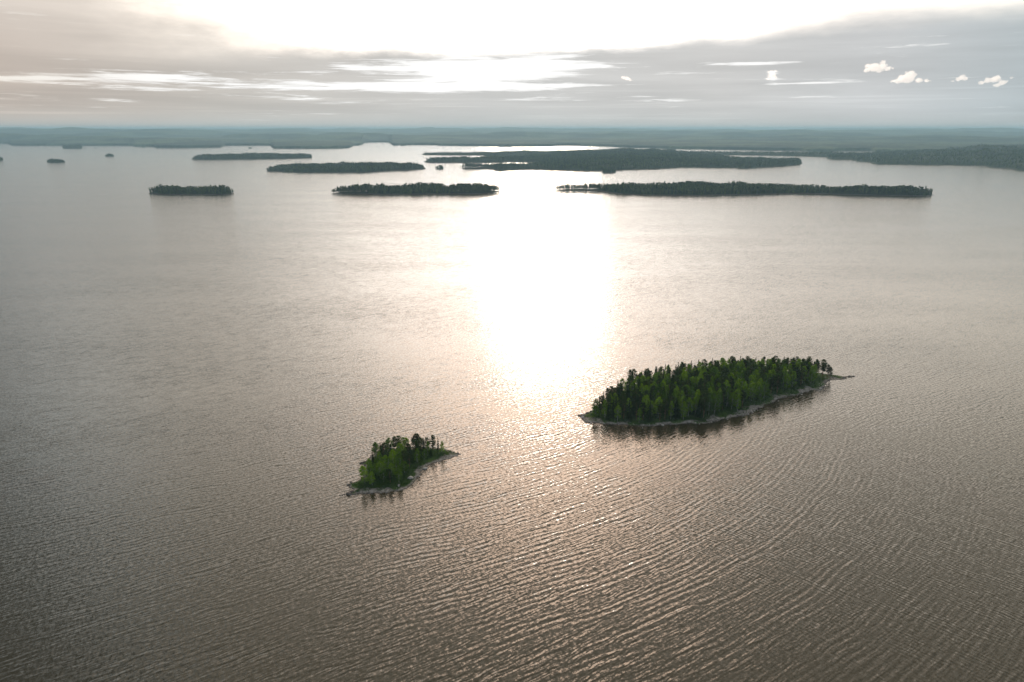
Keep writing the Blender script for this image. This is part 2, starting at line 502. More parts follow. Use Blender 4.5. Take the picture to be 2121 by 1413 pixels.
# ------------------------------------------------------------------ generic island ground
def ground_grid(poly, step, prof, pad=3.0):
    P = np.asarray(poly); x0, y0 = P.min(0) - pad * step; x1, y1 = P.max(0) + pad * step
    nx = int((x1 - x0) / step) + 1; ny = int((y1 - y0) / step) + 1
    gx, gy = np.meshgrid(np.linspace(x0, x1, nx), np.linspace(y0, y1, ny))
    pts = np.stack([gx.ravel(), gy.ravel()], 1)
    s = sdist(pts, poly)
    z = prof(s, pts)
    idx = np.arange(nx * ny).reshape(ny, nx)
    q = np.stack([idx[:-1, :-1], idx[:-1, 1:], idx[1:, 1:], idx[1:, :-1]], -1).reshape(-1, 4)
    keep = (s[q] > -1.6 * step).any(1)
    q = q[keep]
    used, inv = np.unique(q, return_inverse=True)
    V = np.column_stack([pts, z])[used]
    return V, inv.reshape(-1, 4), s


# ------------------------------------------------------------------ simple trees for the far woods
def far_spruce(seed, tiers=3, sides=6):
    r = np.random.default_rng(seed); V = []; Fa = []
    for t in range(tiers):
        zb = 0.06 + 0.28 * t; zt = min(1.0, zb + 0.50 + (0.1 if t else 0)); rad = 0.19 * (1 - 0.27 * t)
        if t == tiers - 1: zt = 1.0
        b = len(V)
        for k in range(sides):
            a = 2 * math.pi * (k + r.uniform(-.25, .25)) / sides; q = rad * r.uniform(0.6, 1.25)
            V.append((q * math.cos(a), q * math.sin(a), zb + r.uniform(-.05, .05)))
        V.append((r.uniform(-.01, .01), r.uniform(-.01, .01), zt))
        for k in range(sides): Fa.append((b + k, b + (k + 1) % sides, b + sides))
    return np.array(V), np.array(Fa)


def far_round(seed, lo=0.25, rad=0.24, lumps=5, trunk=True):
    r = np.random.default_rng(seed); V = []; Fa = []
    oc = np.array([(1, 0, 0), (-1, 0, 0), (0, 1, 0), (0, -1, 0), (0, 0, 1), (0, 0, -1)], float)
    of = [(0, 2, 4), (2, 1, 4), (1, 3, 4), (3, 0, 4), (2, 0, 5), (1, 2, 5), (3, 1, 5), (0, 3, 5)]
    for k in range(lumps):
        a = r.uniform(0, 6.28); q = rad * r.uniform(.15, .62); z = lo + (1 - lo) * (k + .5) / lumps
        c = np.array([q * math.cos(a), q * math.sin(a), z]); b = len(V)
        rot = r.uniform(0, 1.5); cs, sn_ = math.cos(rot), math.sin(rot)
        for o in oc:
            o = o * np.array([1, 1, .7]) * rad * r.uniform(.55, .8)
            V.append(c + np.array([o[0] * cs - o[1] * sn_, o[0] * sn_ + o[1] * cs, o[2]]))
        Fa += [(b + i, b + j, b + l) for i, j, l in of]
    if trunk:
        b = len(V); w = 0.011
        for z in (0, lo + .25):
            for k in range(3): V.append((w * math.cos(2.1 * k), w * math.sin(2.1 * k), z))
        for k in range(3):
            k2 = (k + 1) % 3; Fa += [(b + k, b + k2, b + 3 + k), (b + k2, b + 3 + k2, b + 3 + k)]
    return np.array(V), np.array(Fa)


T_SPR = [far_spruce(s) for s in range(4)]
T_RND = [far_round(s + 10, 0.3, 0.19, 5) for s in range(3)]
T_PIN = [far_round(s + 20, 0.45, 0.17, 5) for s in range(4)]


def merge_trees(pos, h, templ, pick, tint, wide=1.0):
    Vs = []; Fs = []; Ts = []; off = 0
    for k, (TV, TF) in enumerate(templ):
        i = np.where(pick == k)[0]
        if not len(i): continue
        a = rng.uniform(0, 6.28, len(i)); hh = h[i]; w = hh * wide * rng.uniform(.8, 1.25, len(i))
        x = (TV[None, :, 0] * np.cos(a)[:, None] - TV[None, :, 1] * np.sin(a)[:, None]) * w[:, None] + pos[i, 0:1]
        y = (TV[None, :, 0] * np.sin(a)[:, None] + TV[None, :, 1] * np.cos(a)[:, None]) * w[:, None] + pos[i, 1:2]
        z = TV[None, :, 2] * hh[:, None] + pos[i, 2:3]
        Vs.append(np.stack([x, y, z], -1).reshape(-1, 3))
        Fs.append((TF[None] + (np.arange(len(i)) * len(TV))[:, None, None] + off).reshape(-1, 3))
        Ts.append(np.repeat(tint[i], len(TV))); off += len(i) * len(TV)
    return np.concatenate(Vs), np.concatenate(Fs), np.concatenate(Ts)


def scatter(poly, spacing, inset, jitter=0.42):
    P = np.asarray(poly); x0, y0 = P.min(0); x1, y1 = P.max(0)
    gx, gy = np.meshgrid(np.arange(x0, x1, spacing), np.arange(y0, y1, spacing))
    pts = np.stack([gx.ravel(), gy.ravel()], 1) + rng.uniform(-jitter, jitter, (gx.size, 2)) * spacing
    s = sdist(pts, poly); k = s > inset
    return pts[k], s[k]


def px(pts): return [at(x, y) for x, y in pts]


def far_island(poly_px, label, spacing=5.0, h=17.0, step=6.0, amp=6.0, inset=3.0, canopy=0.55, open_fn=None, hill=0.0, hmask=None, seed=3, mixr=(.45, .3, .25), beach=4.0, limit=None, wlabel=None):
    poly = rough(px(poly_px), amp, 3, seed)

    def prof(s, p):
        n = fbm(p[:, 0] / 90, p[:, 1] / 90)
        z = np.where(s < 0, s * 0.25, np.minimum(s * 0.22, 1.8))
        z = z + np.clip((s - 20) / 150, 0, 1) * hill * n * 1.6 * (hmask(p) if hmask else 1)
        if canopy:
            cz = h * canopy * np.clip((s - beach - 4) / 8, 0, 1) * (0.75 + 0.5 * vnoise(p[:, 0] / 11, p[:, 1] / 11))
            if open_fn is not None: cz = cz * (1 - .75 * open_fn(p))
            z = z + cz
        return z
    V, Q, _ = ground_grid(poly, step, prof)
    link('island', mesh_np('island', V, Q, M_GFAR, smooth=True), kind='structure', label=label)
    pts, s = scatter(poly, spacing, inset)
    if open_fn is not None:
        p2, s2 = scatter(poly, spacing * .8, inset * .6); k2 = open_fn(p2) > .5
        pts = np.concatenate([pts, p2[k2]]); s = np.concatenate([s, s2[k2]])
    if limit is not None:
        kk = limit(pts, s); pts = pts[kk]; s = s[kk]
    n = len(pts)
    if not n: return
    z = np.where(s < 0, 0, np.minimum(s * 0.22, 1.8)) + np.clip((s - 20) / 150, 0, 1) * hill * fbm(pts[:, 0] / 90, pts[:, 1] / 90) * 1.6 * (hmask(pts) if hmask else 1) - 0.3
    hh = h * (0.55 + 0.6 * rng.random(n)) * (0.62 + 0.72 * fbm(pts[:, 0] / 45 + 3, pts[:, 1] / 45, 3)) * np.clip(0.72 + s / 50, 0, 1.0)
    op = open_fn(pts) if open_fn is not None else np.zeros(n)
    if open_fn is not None:
        kk = (op < .5) | (rng.random(n) < 0.92); pts, s, z, hh, op = pts[kk], s[kk], z[kk], hh[kk], op[kk]; n = len(pts)
    u = rng.random(n); templ = T_SPR + T_RND + T_PIN
    kind = np.where(u < mixr[0], rng.integers(0, 4, n), np.where(u < mixr[0] + mixr[1], rng.integers(4, 7, n), rng.integers(7, 11, n)))
    kind = np.where(op > .5, np.where(rng.random(n) < .35, rng.integers(4, 7, n), rng.integers(7, 11, n)), kind)
    hh = np.where((op > .5) & (rng.random(n) < .3), hh * .55, hh)
    tint = np.clip(0.25 + (kind > 3) * 0.2 + 0.5 * (fbm(pts[:, 0] / 120, pts[:, 1] / 120, 3) - .3) + rng.normal(0, .24, n), 0, 1)
    Vt, Ft, Tt = merge_trees(np.column_stack([pts, z]), hh, templ, kind, tint, 1.15)
    link('woods', mesh_np('woods', Vt, Ft, M_FAR, Tt), kind='stuff', label=wlabel or ('woods on the ' + label))


# the row of islands across the middle distance
def open_G(p): return np.zeros(len(p))


def az_between(a, b):
    def f(p):
        x = p[:, 0] / p[:, 1] * F * 0.955 + 1060.5
        return ((x > a) & (x < b)).astype(float)
    return f


def xpix(p):
    # photo column of a lake point
    dep = np.cos(PITCH) * p[:, 1] + np.sin(PITCH) * CAM_H
    return p[:, 0] / dep * F + 1060.5


far_island([(308, 401.5), (330, 403), (400, 403.6), (450, 403.4), (485, 402), (480, 399.6), (430, 398.2), (370, 398), (320, 399)],
           'long low wooded island alone on the open water at far left', 4.6, 16, 3.0, 4.0, 2.0, seed=5, canopy=.5,
           wlabel='dense dark trees covering the lone long island at left')
far_island([(683, 401.3), (725, 402.2), (778, 402.8), (860, 402.6), (928, 402), (976, 401.9), (1013, 400.2), (1038, 398), (1034, 397.0), (1000, 397), (955, 398), (936, 398), (917, 395), (883, 394), (830, 396), (764, 398.2), (700, 400)],
           'slim wooded island left of the sun glitter, with thin trees on both ends', 4.6, 16.5, 3.0, 4.0, 2.5, seed=8, canopy=.5,
           open_fn=lambda p: ((xpix(p) > 932) | (xpix(p) < 762)).astype(float),
           wlabel='trees on the slim island left of the sun glitter')
far_island([(1142, 394.6), (1165, 395.6), (1200, 395.4), (1240, 395.6), (1262, 399), (1286, 402.2), (1343, 404.3), (1450, 405.3), (1541, 403.4), (1600, 402.2), (1660, 400.8),
            (1720, 402.2), (1772, 403.4), (1850, 405.2), (1925, 406.3), (1935, 404), (1925, 402), (1877, 401), (1785, 400), (1719, 398.6), (1626, 393), (1541, 390.5), (1450, 389.5), (1343, 390), (1270, 393), (1241, 393.4), (1200, 393), (1160, 393.3)],
           'longest wooded island right of the sun glitter, with a thin spit of pines', 4.8, 16, 3.5, 4.0, 2.0, seed=9, canopy=.5,
           open_fn=lambda p: ((xpix(p) > 1700) & (xpix(p) < 1885) | (xpix(p) < 1240)).astype(float),
           wlabel='trees on the longest island right of the sun glitter')
far_island([(549, 354.6), (565, 355.2), (587, 355.8), (624, 357.6), (700, 357.9), (764, 357), (804, 354.2), (850, 352), (883, 350), (878, 348.2), (866, 346.8), (830, 346), (740, 346), (640, 347.5), (575, 351)],
           'broad dark wooded island left of the sparkling channel', 6.0, 18, 6.0, 6.0, 3.0, seed=12,
           wlabel='dense woods on the broad island left of the sparkling channel')
far_island([(585, 357.6), (598, 358.2), (604, 357.6), (594, 356.9)], 'tiny wooded islet close under the broad dark island', 4.0, 12, 3.0, 1.0, .5, seed=13, canopy=0)
far_island([(901, 350.5), (912, 351), (921, 350.5), (918, 349.4), (905, 349.3)], 'small tree-topped islet in the sparkling channel', 5.0, 14, 3.0, 2.0, 1.0, seed=14, canopy=0)
far_island([(394.5, 330.8), (440, 331.2), (515, 330.4), (594, 329), (647, 327), (640, 325.4), (600, 324.8), (540, 324.5), (480, 325.4), (420, 327.5)],
           'long blue-green wooded island in the left distance', 7.0, 19, 9.0, 8.0, 4.0, seed=15,
           wlabel='woods on the long blue-green island in the left distance')
for (xa, xb, yy, hh_, th_, lab) in [(96, 136, 336.5, 12, 1.2, 'dark islet with a flat crown of trees at far left'),
                                    (218, 237, 323.8, 12, .9, 'tiny domed islet alone on the left water'),
                                    (-14, 7, 331.8, 14, 1.2, 'wooded islet cut by the left picture edge'),
                                    (129, 172, 307.3, 22, .9, 'hazy wooded islet before the left peninsula'),
                                    (195, 201, 307.9, 9, .35, 'smallest speck of an islet right of the hazy one'),
                                    (293, 300, 306.2, 12, .35, 'speck of an islet at the tip of the left peninsula'),
                                    (514, 521, 307.8, 12, .35, 'speck of an islet between the two left peninsulas'),
                                    (1245, 1276, 357.2, 15, 1.3, 'round wooded islet before the big green island'),
                                    (1627, 1645, 323.0, 12, .7, 'tiny islet in the narrow right inlet'),
                                    (829, 842, 302.0, 14, .5, 'small islet close before the far shore'),
                                    (174, 178, 307.5, 8, .3, 'speck of rock and trees beside the hazy islet')]:
    cx = (xa + xb) / 2; rx = (xb - xa) / 2
    far_island([(cx + rx * math.cos(t), yy + th_ * math.sin(t)) for t in np.linspace(0, 6.283, 13)[:-1]], lab,
               5.0 if yy > 320 else 9.0, hh_, 4.0 if yy > 320 else 10.0, 3.0, 1.0, 0.3, seed=int(xa) + 40)
# the wide green island with bays, in the centre right
far_island([(875, 336.2), (900, 336.8), (960, 337), (1026, 336.8), (1045, 335.6), (1075, 334), (1110, 333.2), (1120, 331), (1060, 331.5), (1000, 332), (940, 332.4), (895, 334)],
           'dark wooded arm left of the wide green island', 8.0, 19, 9.0, 8.0, 4.0, seed=21)
far_island([(862, 320.6), (905, 321.4), (960, 321.8), (986, 321.8), (1010, 323), (1030, 325.8), (1100, 326.5), (1200, 327), (1200, 317.5), (1150, 317.8), (1068, 318.6), (930, 320.4)],
           'thin wooded arm reaching left behind the wide green island', 10.0, 15, 12.0, 10.0, 4.0, seed=22, hill=10)
far_island([(944, 349.3), (975, 350), (1007, 349.6), (1023, 350.4), (1039, 354.4), (1046, 354.2), (1058, 351.8), (1100, 350.4), (1160, 352.2), (1230, 354), (1300, 352), (1405, 347.8), (1411, 346.4), (1450, 347), (1518, 347.8),
            (1541, 350), (1566, 348), (1620, 345), (1655, 342.3), (1664, 338.6), (1661, 336.5), (1645, 334.6), (1600, 333.4), (1560, 332.4), (1512, 330.6), (1500, 327), (1480, 325), (1402, 324.5), (1402, 315), (1230, 317), (1150, 317.6), (1110, 326), (1040, 331.5), (1032, 334), (1060, 335.2), (1112, 336.4), (1122, 341), (1092, 344.8), (1050, 345.6), (1030, 346.3), (1007, 347.6), (975, 348.2)],
           'wide green wooded island in the centre right distance', 7.2, 17, 12.0, 14.0, 5.0, seed=23, hill=16, hmask=lambda p: np.clip(1 - np.abs(xpix(p) - 1300) / 200, 0, 1), canopy=.5,
           open_fn=lambda p: ((xpix(p) < 1010) & (p[:, 1] < 3000)).astype(float),
           wlabel='mixed green woods covering the wide island in the centre right distance')
# mainland of the right, nearer part
far_island([(1380, 323), (1440, 322), (1510, 321.2), (1560, 321.8), (1640, 323.4), (1716, 325.8), (1712, 329), (1717, 331), (1740, 331.2), (1762, 331.2), (1770, 334.4), (1806, 337.6), (1811, 340.8), (1870, 341), (1950, 341.8), (2031, 343), (2042, 346.2), (2073, 348.3), (2097, 350.3), (2104, 353.4),
            (2125, 354.2), (2260, 362), (2600, 366), (2600, 316.5), (2150, 316.6), (1960, 316.8), (1840, 318.5), (1811, 321), (1732, 321.2), (1670, 320.6), (1560, 319.6), (1450, 319.2), (1380, 316)],
           'wooded lowland shore on the right side', 10.0, 17, 20.0, 30.0, 5.0, seed=24, hill=34, hmask=lambda p: np.clip((xpix(p) - 1840) / 200, 0, 1), canopy=.55,
           limit=lambda p, s: (p[:, 0] < p[:, 1] * 0.86) & ((s < 350) | (rng.random(len(s)) < .75)),
           wlabel='mixed woods along the lowland shore on the right')

# ------------------------------------------------------------------ far mainland: wooded hills to the horizon
shore = [(-500, 298.5), (-100, 298), (0, 297.8), (19, 298.4), (20, 301.6), (50, 302.2), (89, 302), (90, 302.2), (180, 302.2), (273, 302.3), (276, 304.2), (318, 304.5), (322, 306.8), (380, 307), (440, 306), (458, 305.2), (461, 301.9), (561, 301.9),
         (563, 307.8), (566, 308.2), (640, 308.6), (700, 308), (726, 306.6), (729, 301.8), (742, 301.6), (750, 300.6), (752, 296.4), (757, 296.2), (765, 295.6), (790, 295.2), (806, 295.4), (809, 297.5), (812, 301.6), (823, 301.8), (826, 300.4), (905, 301.2), (908, 302), (1030, 303.2), (1033, 304.2), (1058, 304.2),
         (1062, 303.4), (1075, 303.6), (1146, 303), (1150, 302), (1190, 302), (1210, 302.4), (1270, 304), (1274, 305), (1400, 309), (1460, 309.6), (1560, 311.4), (1660, 312.9), (1675, 314.6), (1728, 315.6), (1731, 313.4), (1811, 313.4), (1814, 316.4), (2400, 316.5), (2600, 317)]


def mainland():
    na = 1500; ny = 150
    xs = np.linspace(-480, 2590, na)
    sy_ = np.interp(xs, [p[0] for p in shore], [p[1] for p in shore])
    sy_ = np.convolve(np.pad(sy_, 2, 'edge'), [.1, .2, .4, .2, .1], 'valid')
    azs = np.arctan((xs - 1060.5) / F / 1.04)     # azimuth of each fan line
    d0 = []
    for x, y in zip(xs, sy_): d0.append(np.hypot(*at(x, y)))
    d0 = np.array(d0) * (1 + 0.004 * (fbm(xs / 9, xs * 0, 3) - .5))
    t = np.linspace(0, 1, ny) ** 1.7
    Dm = d0[:, None] * (41000.0 / d0[:, None]) ** t[None, :]
    Dm[:, 0] = d0 - 6; Dm[:, 1] = d0; Dm[:, 2] = d0 + 10; Dm[:, 3] = d0 + 22; Dm[:, 4] = d0 + 45
    Dm = np.maximum.accumulate(Dm, axis=1)
    A = azs[:, None] + 0 * Dm
    # true azimuths follow the photo columns
    real = np.array([math.atan2(at(x, y)[0], at(x, y)[1]) for x, y in zip(xs, sy_)])
    A = np.arctan((xs - 1060.5) / F / 1.04)[:, None] * 0 + real[:, None]
    A = np.broadcast_to(np.array([ang(x, 290)[0] for x in xs])[:, None] * math.pi / 180, Dm.shape)
    X = Dm * np.sin(A); Y = Dm * np.cos(A)
    s = Dm - d0[:, None]
    relief = fbm(X / 2600 + 5, Y / 1900 + 2, 5); ridge = fbm(X / 900 + 9, Y / 700, 4)
    far = np.clip((Dm - 7800) / 12000, 0, 1)
    mid = fbm(X / 1100 + 3, Y / 650 + 8, 3)
    Z = np.clip(s / 900, 0, 1) * (8 + 16 * ridge + np.clip((Dm - 7000) / 2500, 0, 1) * 66 * np.clip((mid - .46) / .3, 0, 1)) + far * (85 * np.clip((relief - .33) / .36, 0, 1) + 24 * ridge + 12) + np.clip((Dm - 20000) / 15000, 0, 1) * 18 * fbm(X / 5000, Y / 5000, 2)
    # a few named rises seen on the skyline: left ridge and the low dome right of centre
    def hump(xp, d, hgt, w, dd):
        a = math.radians(ang(xp, 280)[0]); cx_, cy_ = d * math.sin(a), d * math.cos(a)
        al = (X - cx_) * math.cos(a) - (Y - cy_) * math.sin(a); ac = (X - cx_) * math.sin(a) + (Y - cy_) * math.cos(a)
        return 1.0 * hgt * np.exp(-(al / w) ** 2 - (ac / dd) ** 2)
    for a_ in [(160, 13500, 62, 1500, 1500), (40, 15000, 50, 1500, 1500), (370, 11500, 45, 420, 700), (390, 17000, 45, 1400, 1500), (880, 18000, 52, 2500, 2500), (1650, 9800, 38, 340, 500), (1830, 9500, 30, 700, 500), (1700, 12000, 42, 1200, 900), (1250, 19000, 34, 2200, 2500), (1960, 8200, 22, 500, 500)]:
        Z = Z + hump(*a_)
    Z = np.minimum(Z * 0.86, 172.0)
    can = 15 + 5 * vnoise(X / 45, Y / 45) + 4 * vnoise(X / 14, Y / 14)
    Z = Z * np.clip(s / 300, 0, 1) + can * np.clip((s - 4) / 14, 0, 1) + 0.4
    Z[:, 0] = -1.0; Z[:, 1] = 0.3
    V = np.stack([X, Y, Z], -1).reshape(-1, 3)
    i = np.arange(na * ny).reshape(na, ny)
    Q = np.stack([i[:-1, :-1], i[1:, :-1], i[1:, 1:], i[:-1, 1:]], -1).reshape(-1, 4)
    link('hills', mesh_np('hills', V, Q, M_HILL), kind='structure', label='hazy forested hills along the whole horizon')


m_, g_ = new_mat('hill_forest'); M_HILL = m_
v_ = g_.node('ShaderNodeNewGeometry').outputs['Position']
xy_ = g_.sep(v_); pv = g_.xyz(xy_[0], xy_[1], 0.0)
f1 = g_.noise(pv, 0.0016, 5.0, 0.6); f2 = g_.noise(pv, 0.03, 3.0, 0.6)
hb = g_.mix(g_.step(f1, 0.40, 0.62), (0.008, 0.022, 0.015), (0.062, 0.088, 0.040))
hb = g_.scale(hb, g_.step(f2, 0.25, 0.75, 0.55, 1.5))
hb = g_.mix(g_.step(g_.noise(pv, 0.0021, 3.0, 0.5), 0.71, 0.76), hb, (0.13, 0.14, 0.07))     # clearings and fields
hb = g_.mix(g_.step(xy_[2], 2.0, 0.6), hb, (0.16, 0.14, 0.12))
bp = g_.node('ShaderNodeBump'); bp.inputs['Strength'].default_value = 0.7; bp.inputs['Distance'].default_value = 6.0
g_.l.new(f2, bp.inputs['Height'])
finish(g_, principled(g_, hb, 0.95, bp.outputs[0], 0.05))
mainland()

# ------------------------------------------------------------------ the two near islands
BIG_PX = [(1197, 862), (1209, 872.5), (1230, 876), (1252, 878), (1285, 880.5), (1318, 882.5), (1341, 883), (1375, 880.5), (1410, 878.5), (1440, 878), (1468, 876), (1490, 872), (1511, 868), (1532, 863), (1551, 857),
          (1568, 848), (1583, 839), (1611, 828), (1640, 819), (1660, 815), (1675, 811), (1690, 808), (1700, 809), (1706, 803), (1709, 797), (1715, 791), (1723, 787.5), (1735, 786.5), (1749, 785), (1758, 781.5), (1768, 779.8), (1758, 778.6), (1748, 779.8), (1738, 778.5), (1722, 776),
          (1700, 773), (1660, 771), (1600, 769.5), (1520, 771), (1460, 774.5), (1400, 782), (1350, 790), (1305, 802), (1278, 818), (1262, 826), (1247, 837), (1230, 846), (1218, 853)]
SMALL_PX = [(719, 1026), (733, 1025.5), (745, 1023), (757, 1023.5), (769, 1023), (785, 1022.5), (800, 1021.5), (822, 1019), (832, 1015.5), (843, 1012), (852, 1005), (859, 998), (866, 991), (872, 984), (877, 975), (884, 967), (892, 962), (901, 958), (921, 952.6), (941, 947), (953, 940.7),
            (948, 938), (940, 937), (921, 930.5), (901, 927), (888, 925.5), (848, 925.5), (809, 929), (785, 936), (769, 945), (761, 954), (750, 958), (745, 961), (752, 963), (750, 971), (753, 980), (756, 986), (748, 992), (738, 998), (727, 1001), (719, 1005), (723, 1010), (732, 1014), (729, 1018), (718, 1021)]
BIG = rough(px(BIG_PX), 1.3, 2, 31); SMALL = rough(px(SMALL_PX), 0.8, 2, 32)


def near_prof(seed, slope=0.19, cap=1.7):
    def f(s, p):
        n = fbm(p[:, 0] / 6 + seed, p[:, 1] / 6, 4) - .5; n2 = fbm(p[:, 0] / 1.4 + seed, p[:, 1] / 1.4, 3) - .5
        z = np.where(s < 0, s * 0.35, cap * (1 - np.exp(-s * slope / cap)))
        return z + np.clip(s + .8, 0, 2) * (0.22 * n + 0.20 * n2)
    return f


P_BIG = near_prof(3.0); P_SMALL = near_prof(9.0, 0.24, 1.9)
for nm, poly, st, pf, lab in (('big', BIG, 0.9, P_BIG, 'low mossy ground and pale rocky shore of the larger near island'),
                              ('small', SMALL, 0.5, P_SMALL, 'low mossy ground and rocky shore of the smaller near island')):
    V, Q, _ = ground_grid(poly, st, pf)
    link('island', mesh_np('island', V, Q, M_GROUND, smooth=True), kind='structure', label=lab)


def gz(island, x, y):
    p = np.array([[x, y]]); poly, pf = (BIG, P_BIG) if island == 'big' else (SMALL, P_SMALL)
    return float(pf(sdist(p, poly), p)[0])


# ---- detailed tree prototypes
def leaf_quads(C, size, seed, flat=0.0):
    """small bent leaf sprays (quads) centred on the points C"""
    r = np.random.default_rng(seed); n = len(C)
    a = r.normal(size=(n, 3)); a[:, 2] *= (1 - flat); a /= np.linalg.norm(a, axis=1, keepdims=True)
    b = r.normal(size=(n, 3)); b -= (a * b).sum(1, keepdims=True) * a; b /= np.linalg.norm(b, axis=1, keepdims=True)
    s = (size * r.uniform(.6, 1.35, (n, 1)))
    V = np.stack([C - a * s, C - b * s * .55, C + a * s, C + b * s * .55], 1).reshape(-1, 3)
    V = V + r.normal(size=V.shape) * size * 0.12
    return V, np.arange(4 * n).reshape(-1, 4)


def tube(pts, rad, sides=6):
    V = []; Q = []
    for i, (p, r_) in enumerate(zip(pts, rad)):
        for k in range(sides):
            a = 2 * math.pi * k / sides; V.append((p[0] + r_ * math.cos(a), p[1] + r_ * math.sin(a), p[2]))
    for i in range(len(pts) - 1):
        for k in range(sides):
            k2 = (k + 1) % sides; Q.append((i * sides + k, i * sides + k2, (i + 1) * sides + k2, (i + 1) * sides + k))
    return np.array(V), np.array(Q)


def cat_mesh(parts):
    Vs = []; Qs = []; o = 0
    for V, Q in parts: Vs.append(V); Qs.append(Q + o); o += len(V)
    return np.concatenate(Vs), np.concatenate(Qs)


def limb(a, b, r0, r1):
    a = np.array(a, float); b = np.array(b, float); d = (b - a) / np.linalg.norm(b - a)
    u = np.cross(d, (0, 0, 1)); u = u / max(np.linalg.norm(u), 1e-6)
    if np.linalg.norm(u) < .5: u = np.array([1., 0, 0])
    w = np.cross(d, u); V = []
    for p, r_ in ((a, r0), (b, r1)):
        for k in range(4): V.append(p + r_ * (u * math.cos(k * 1.571) + w * math.sin(k * 1.571)))
    return np.array(V), np.array([(k, (k + 1) % 4, 4 + (k + 1) % 4, 4 + k) for k in range(4)])


def proto_spruce(seed, H=12.0, W=1.75):
    W *= 1.3
    r = np.random.default_rng(seed); C = []; limbs = []
    zs = np.linspace(0.9, H * 0.985, 38)
    for z in zs:
        f = 1 - z / H; R_ = W * (f ** 0.82) * r.uniform(.82, 1.12) + 0.10
        nb = int(5 + 4 * f)
        for k in range(nb):
            a = r.uniform(0, 6.283); L = R_ * r.uniform(.72, 1.18)
            if r.random() < 0.08: continue
            m = max(3, int(L * 6.5))
            t = (np.arange(m) + r.random(m)) / m
            q = np.stack([L * t * math.cos(a), L * t * math.sin(a), z - 0.42 * L * t + 0.22 * L * t ** 3 + 0 * t], 1)
            q += r.normal(size=q.shape) * (0.05 + 0.10 * (1 - t[:, None]) * L * .5)
            C.append(q)
    C.append(np.column_stack([r.normal(0, .05, 14), r.normal(0, .05, 14), np.linspace(H * .9, H * 1.01, 14)]))
    C = np.concatenate(C)
    V, Q = leaf_quads(C, 0.235, seed + 1, 0.35)
    tr = tube([(0, 0, -0.6), (0, 0, H * .5), (0, 0, H * .97)], (0.17, 0.10, 0.015))
    return mesh_np('spruce_crown', V, Q, M_SPRUCE), mesh_np('spruce_trunk', *tr, M_BARK_S)


def clumpy(seed, H, lo, W, nclump, per, size, prof, mat, bark, trunk_r, names, csize=0.55, lean=0.3):
    r = np.random.default_rng(seed); C = []; parts = []
    lx, ly = r.normal(0, lean, 2)
    axis = lambda z: np.array([lx * (z / H) ** 2, ly * (z / H) ** 2, z])
    zz = [-0.6, H * .25, H * .5, H * .75, H * .93]
    parts.append(tube([axis(max(z, 0)) if z > 0 else (0, 0, z) for z in zz], [trunk_r, trunk_r * .85, trunk_r * .6, trunk_r * .35, trunk_r * .12]))
    for k in range(nclump):
        t = (k + r.random()) / nclump; z = H * (lo + (1 - lo) * t)
        rad = W * prof(t) * math.sqrt(r.uniform(.12, 1.0)); a = r.uniform(0, 6.283)
        c = axis(z) + np.array([rad * math.cos(a), rad * math.sin(a), 0])
        cs = csize * r.uniform(.65, 1.3) * (0.75 + 0.5 * prof(t))
        n = int(per * r.uniform(.6, 1.3))
        q = r.normal(size=(n, 3)); q /= np.linalg.norm(q, axis=1, keepdims=True)
        q *= (r.random((n, 1)) ** .45) * cs * np.array([1.15, 1.15, .72])
        C.append(c + q)
        st = axis(max(H * lo * .7, z - 0.35 * rad - 0.5))
        parts.append(limb(st, c, trunk_r * .28, 0.02))
    V, Q = leaf_quads(np.concatenate(C), size, seed + 5)
    return mesh_np(names[0], V, Q, mat), mesh_np(names[1], *cat_mesh(parts), bark)


P_SPR = [proto_spruce(100 + k, 12.0, w) for k, w in enumerate((1.5, 1.75, 1.95, 1.3, 2.1))]
P_BIR = [clumpy(200 + k, 12.0, lo, w, 60, 34, 0.21, (lambda t, p=p: max(0.0, 1 - ((t - .36) / (.66 if t > .36 else .6)) ** 2) ** (1.0 if t > .36 else .6) + .03), M_BIRCH, M_BARK_B, 0.13, ('birch_crown', 'birch_trunk'), 0.72)
         for k, (lo, w, p) in enumerate(((.2, 2.1, .8), (.24, 2.4, .75), (.18, 1.85, .85), (.26, 2.6, .7), (.2, 2.2, .9)))]
P_PIN = [clumpy(300 + k, 12.0, lo, w, 52, 40, 0.21, (lambda t: 0.30 + 0.72 * max(0.0, math.sin(math.pi * min(1, t * .82 + .18))) ** .8), M_PINE, M_BARK_P, 0.17, ('pine_crown', 'pine_trunk'), 0.72, .5)
         for k, (lo, w) in enumerate(((.40, 1.9), (.34, 2.2), (.44, 2.0), (.30, 1.8)))]
PROTO = {'spruce': P_SPR, 'birch': P_BIR, 'pine': P_PIN}
ORD = ['leftmost', 'second from left', 'third from left', 'fourth from left', 'fifth from left', 'sixth from left', 'seventh from left', 'eighth from left', 'ninth from left', 'tenth from left']
trees = []          # dicts


def add_tree(isl, kind, x, y, h, w=1.0, proto=None):
    trees.append(dict(isl=isl, kind=kind, x=x, y=y, h=h, w=w, pr=proto if proto is not None else random.randrange(len(PROTO[kind])), a=random.uniform(0, 6.28)))


def at_tree(isl, kind, xp, yp, top, w=1.0, proto=None):
    """tree whose foot is at photo pixel (xp, yp) and whose top reaches photo row top"""
    x, y = at(xp, yp)
    z = gz(isl, x, y)
    k = (CAM_H - z) / CAM_H; x *= k; y *= k
    v = -(top - 706.5) / F
    Yr = math.cos(PITCH) + v * math.sin(PITCH); Zr = -math.sin(PITCH) + v * math.cos(PITCH)
    ztop = CAM_H + Zr / Yr * y
    add_tree(isl, kind, x, y, max(2.0, ztop - z), w, proto)


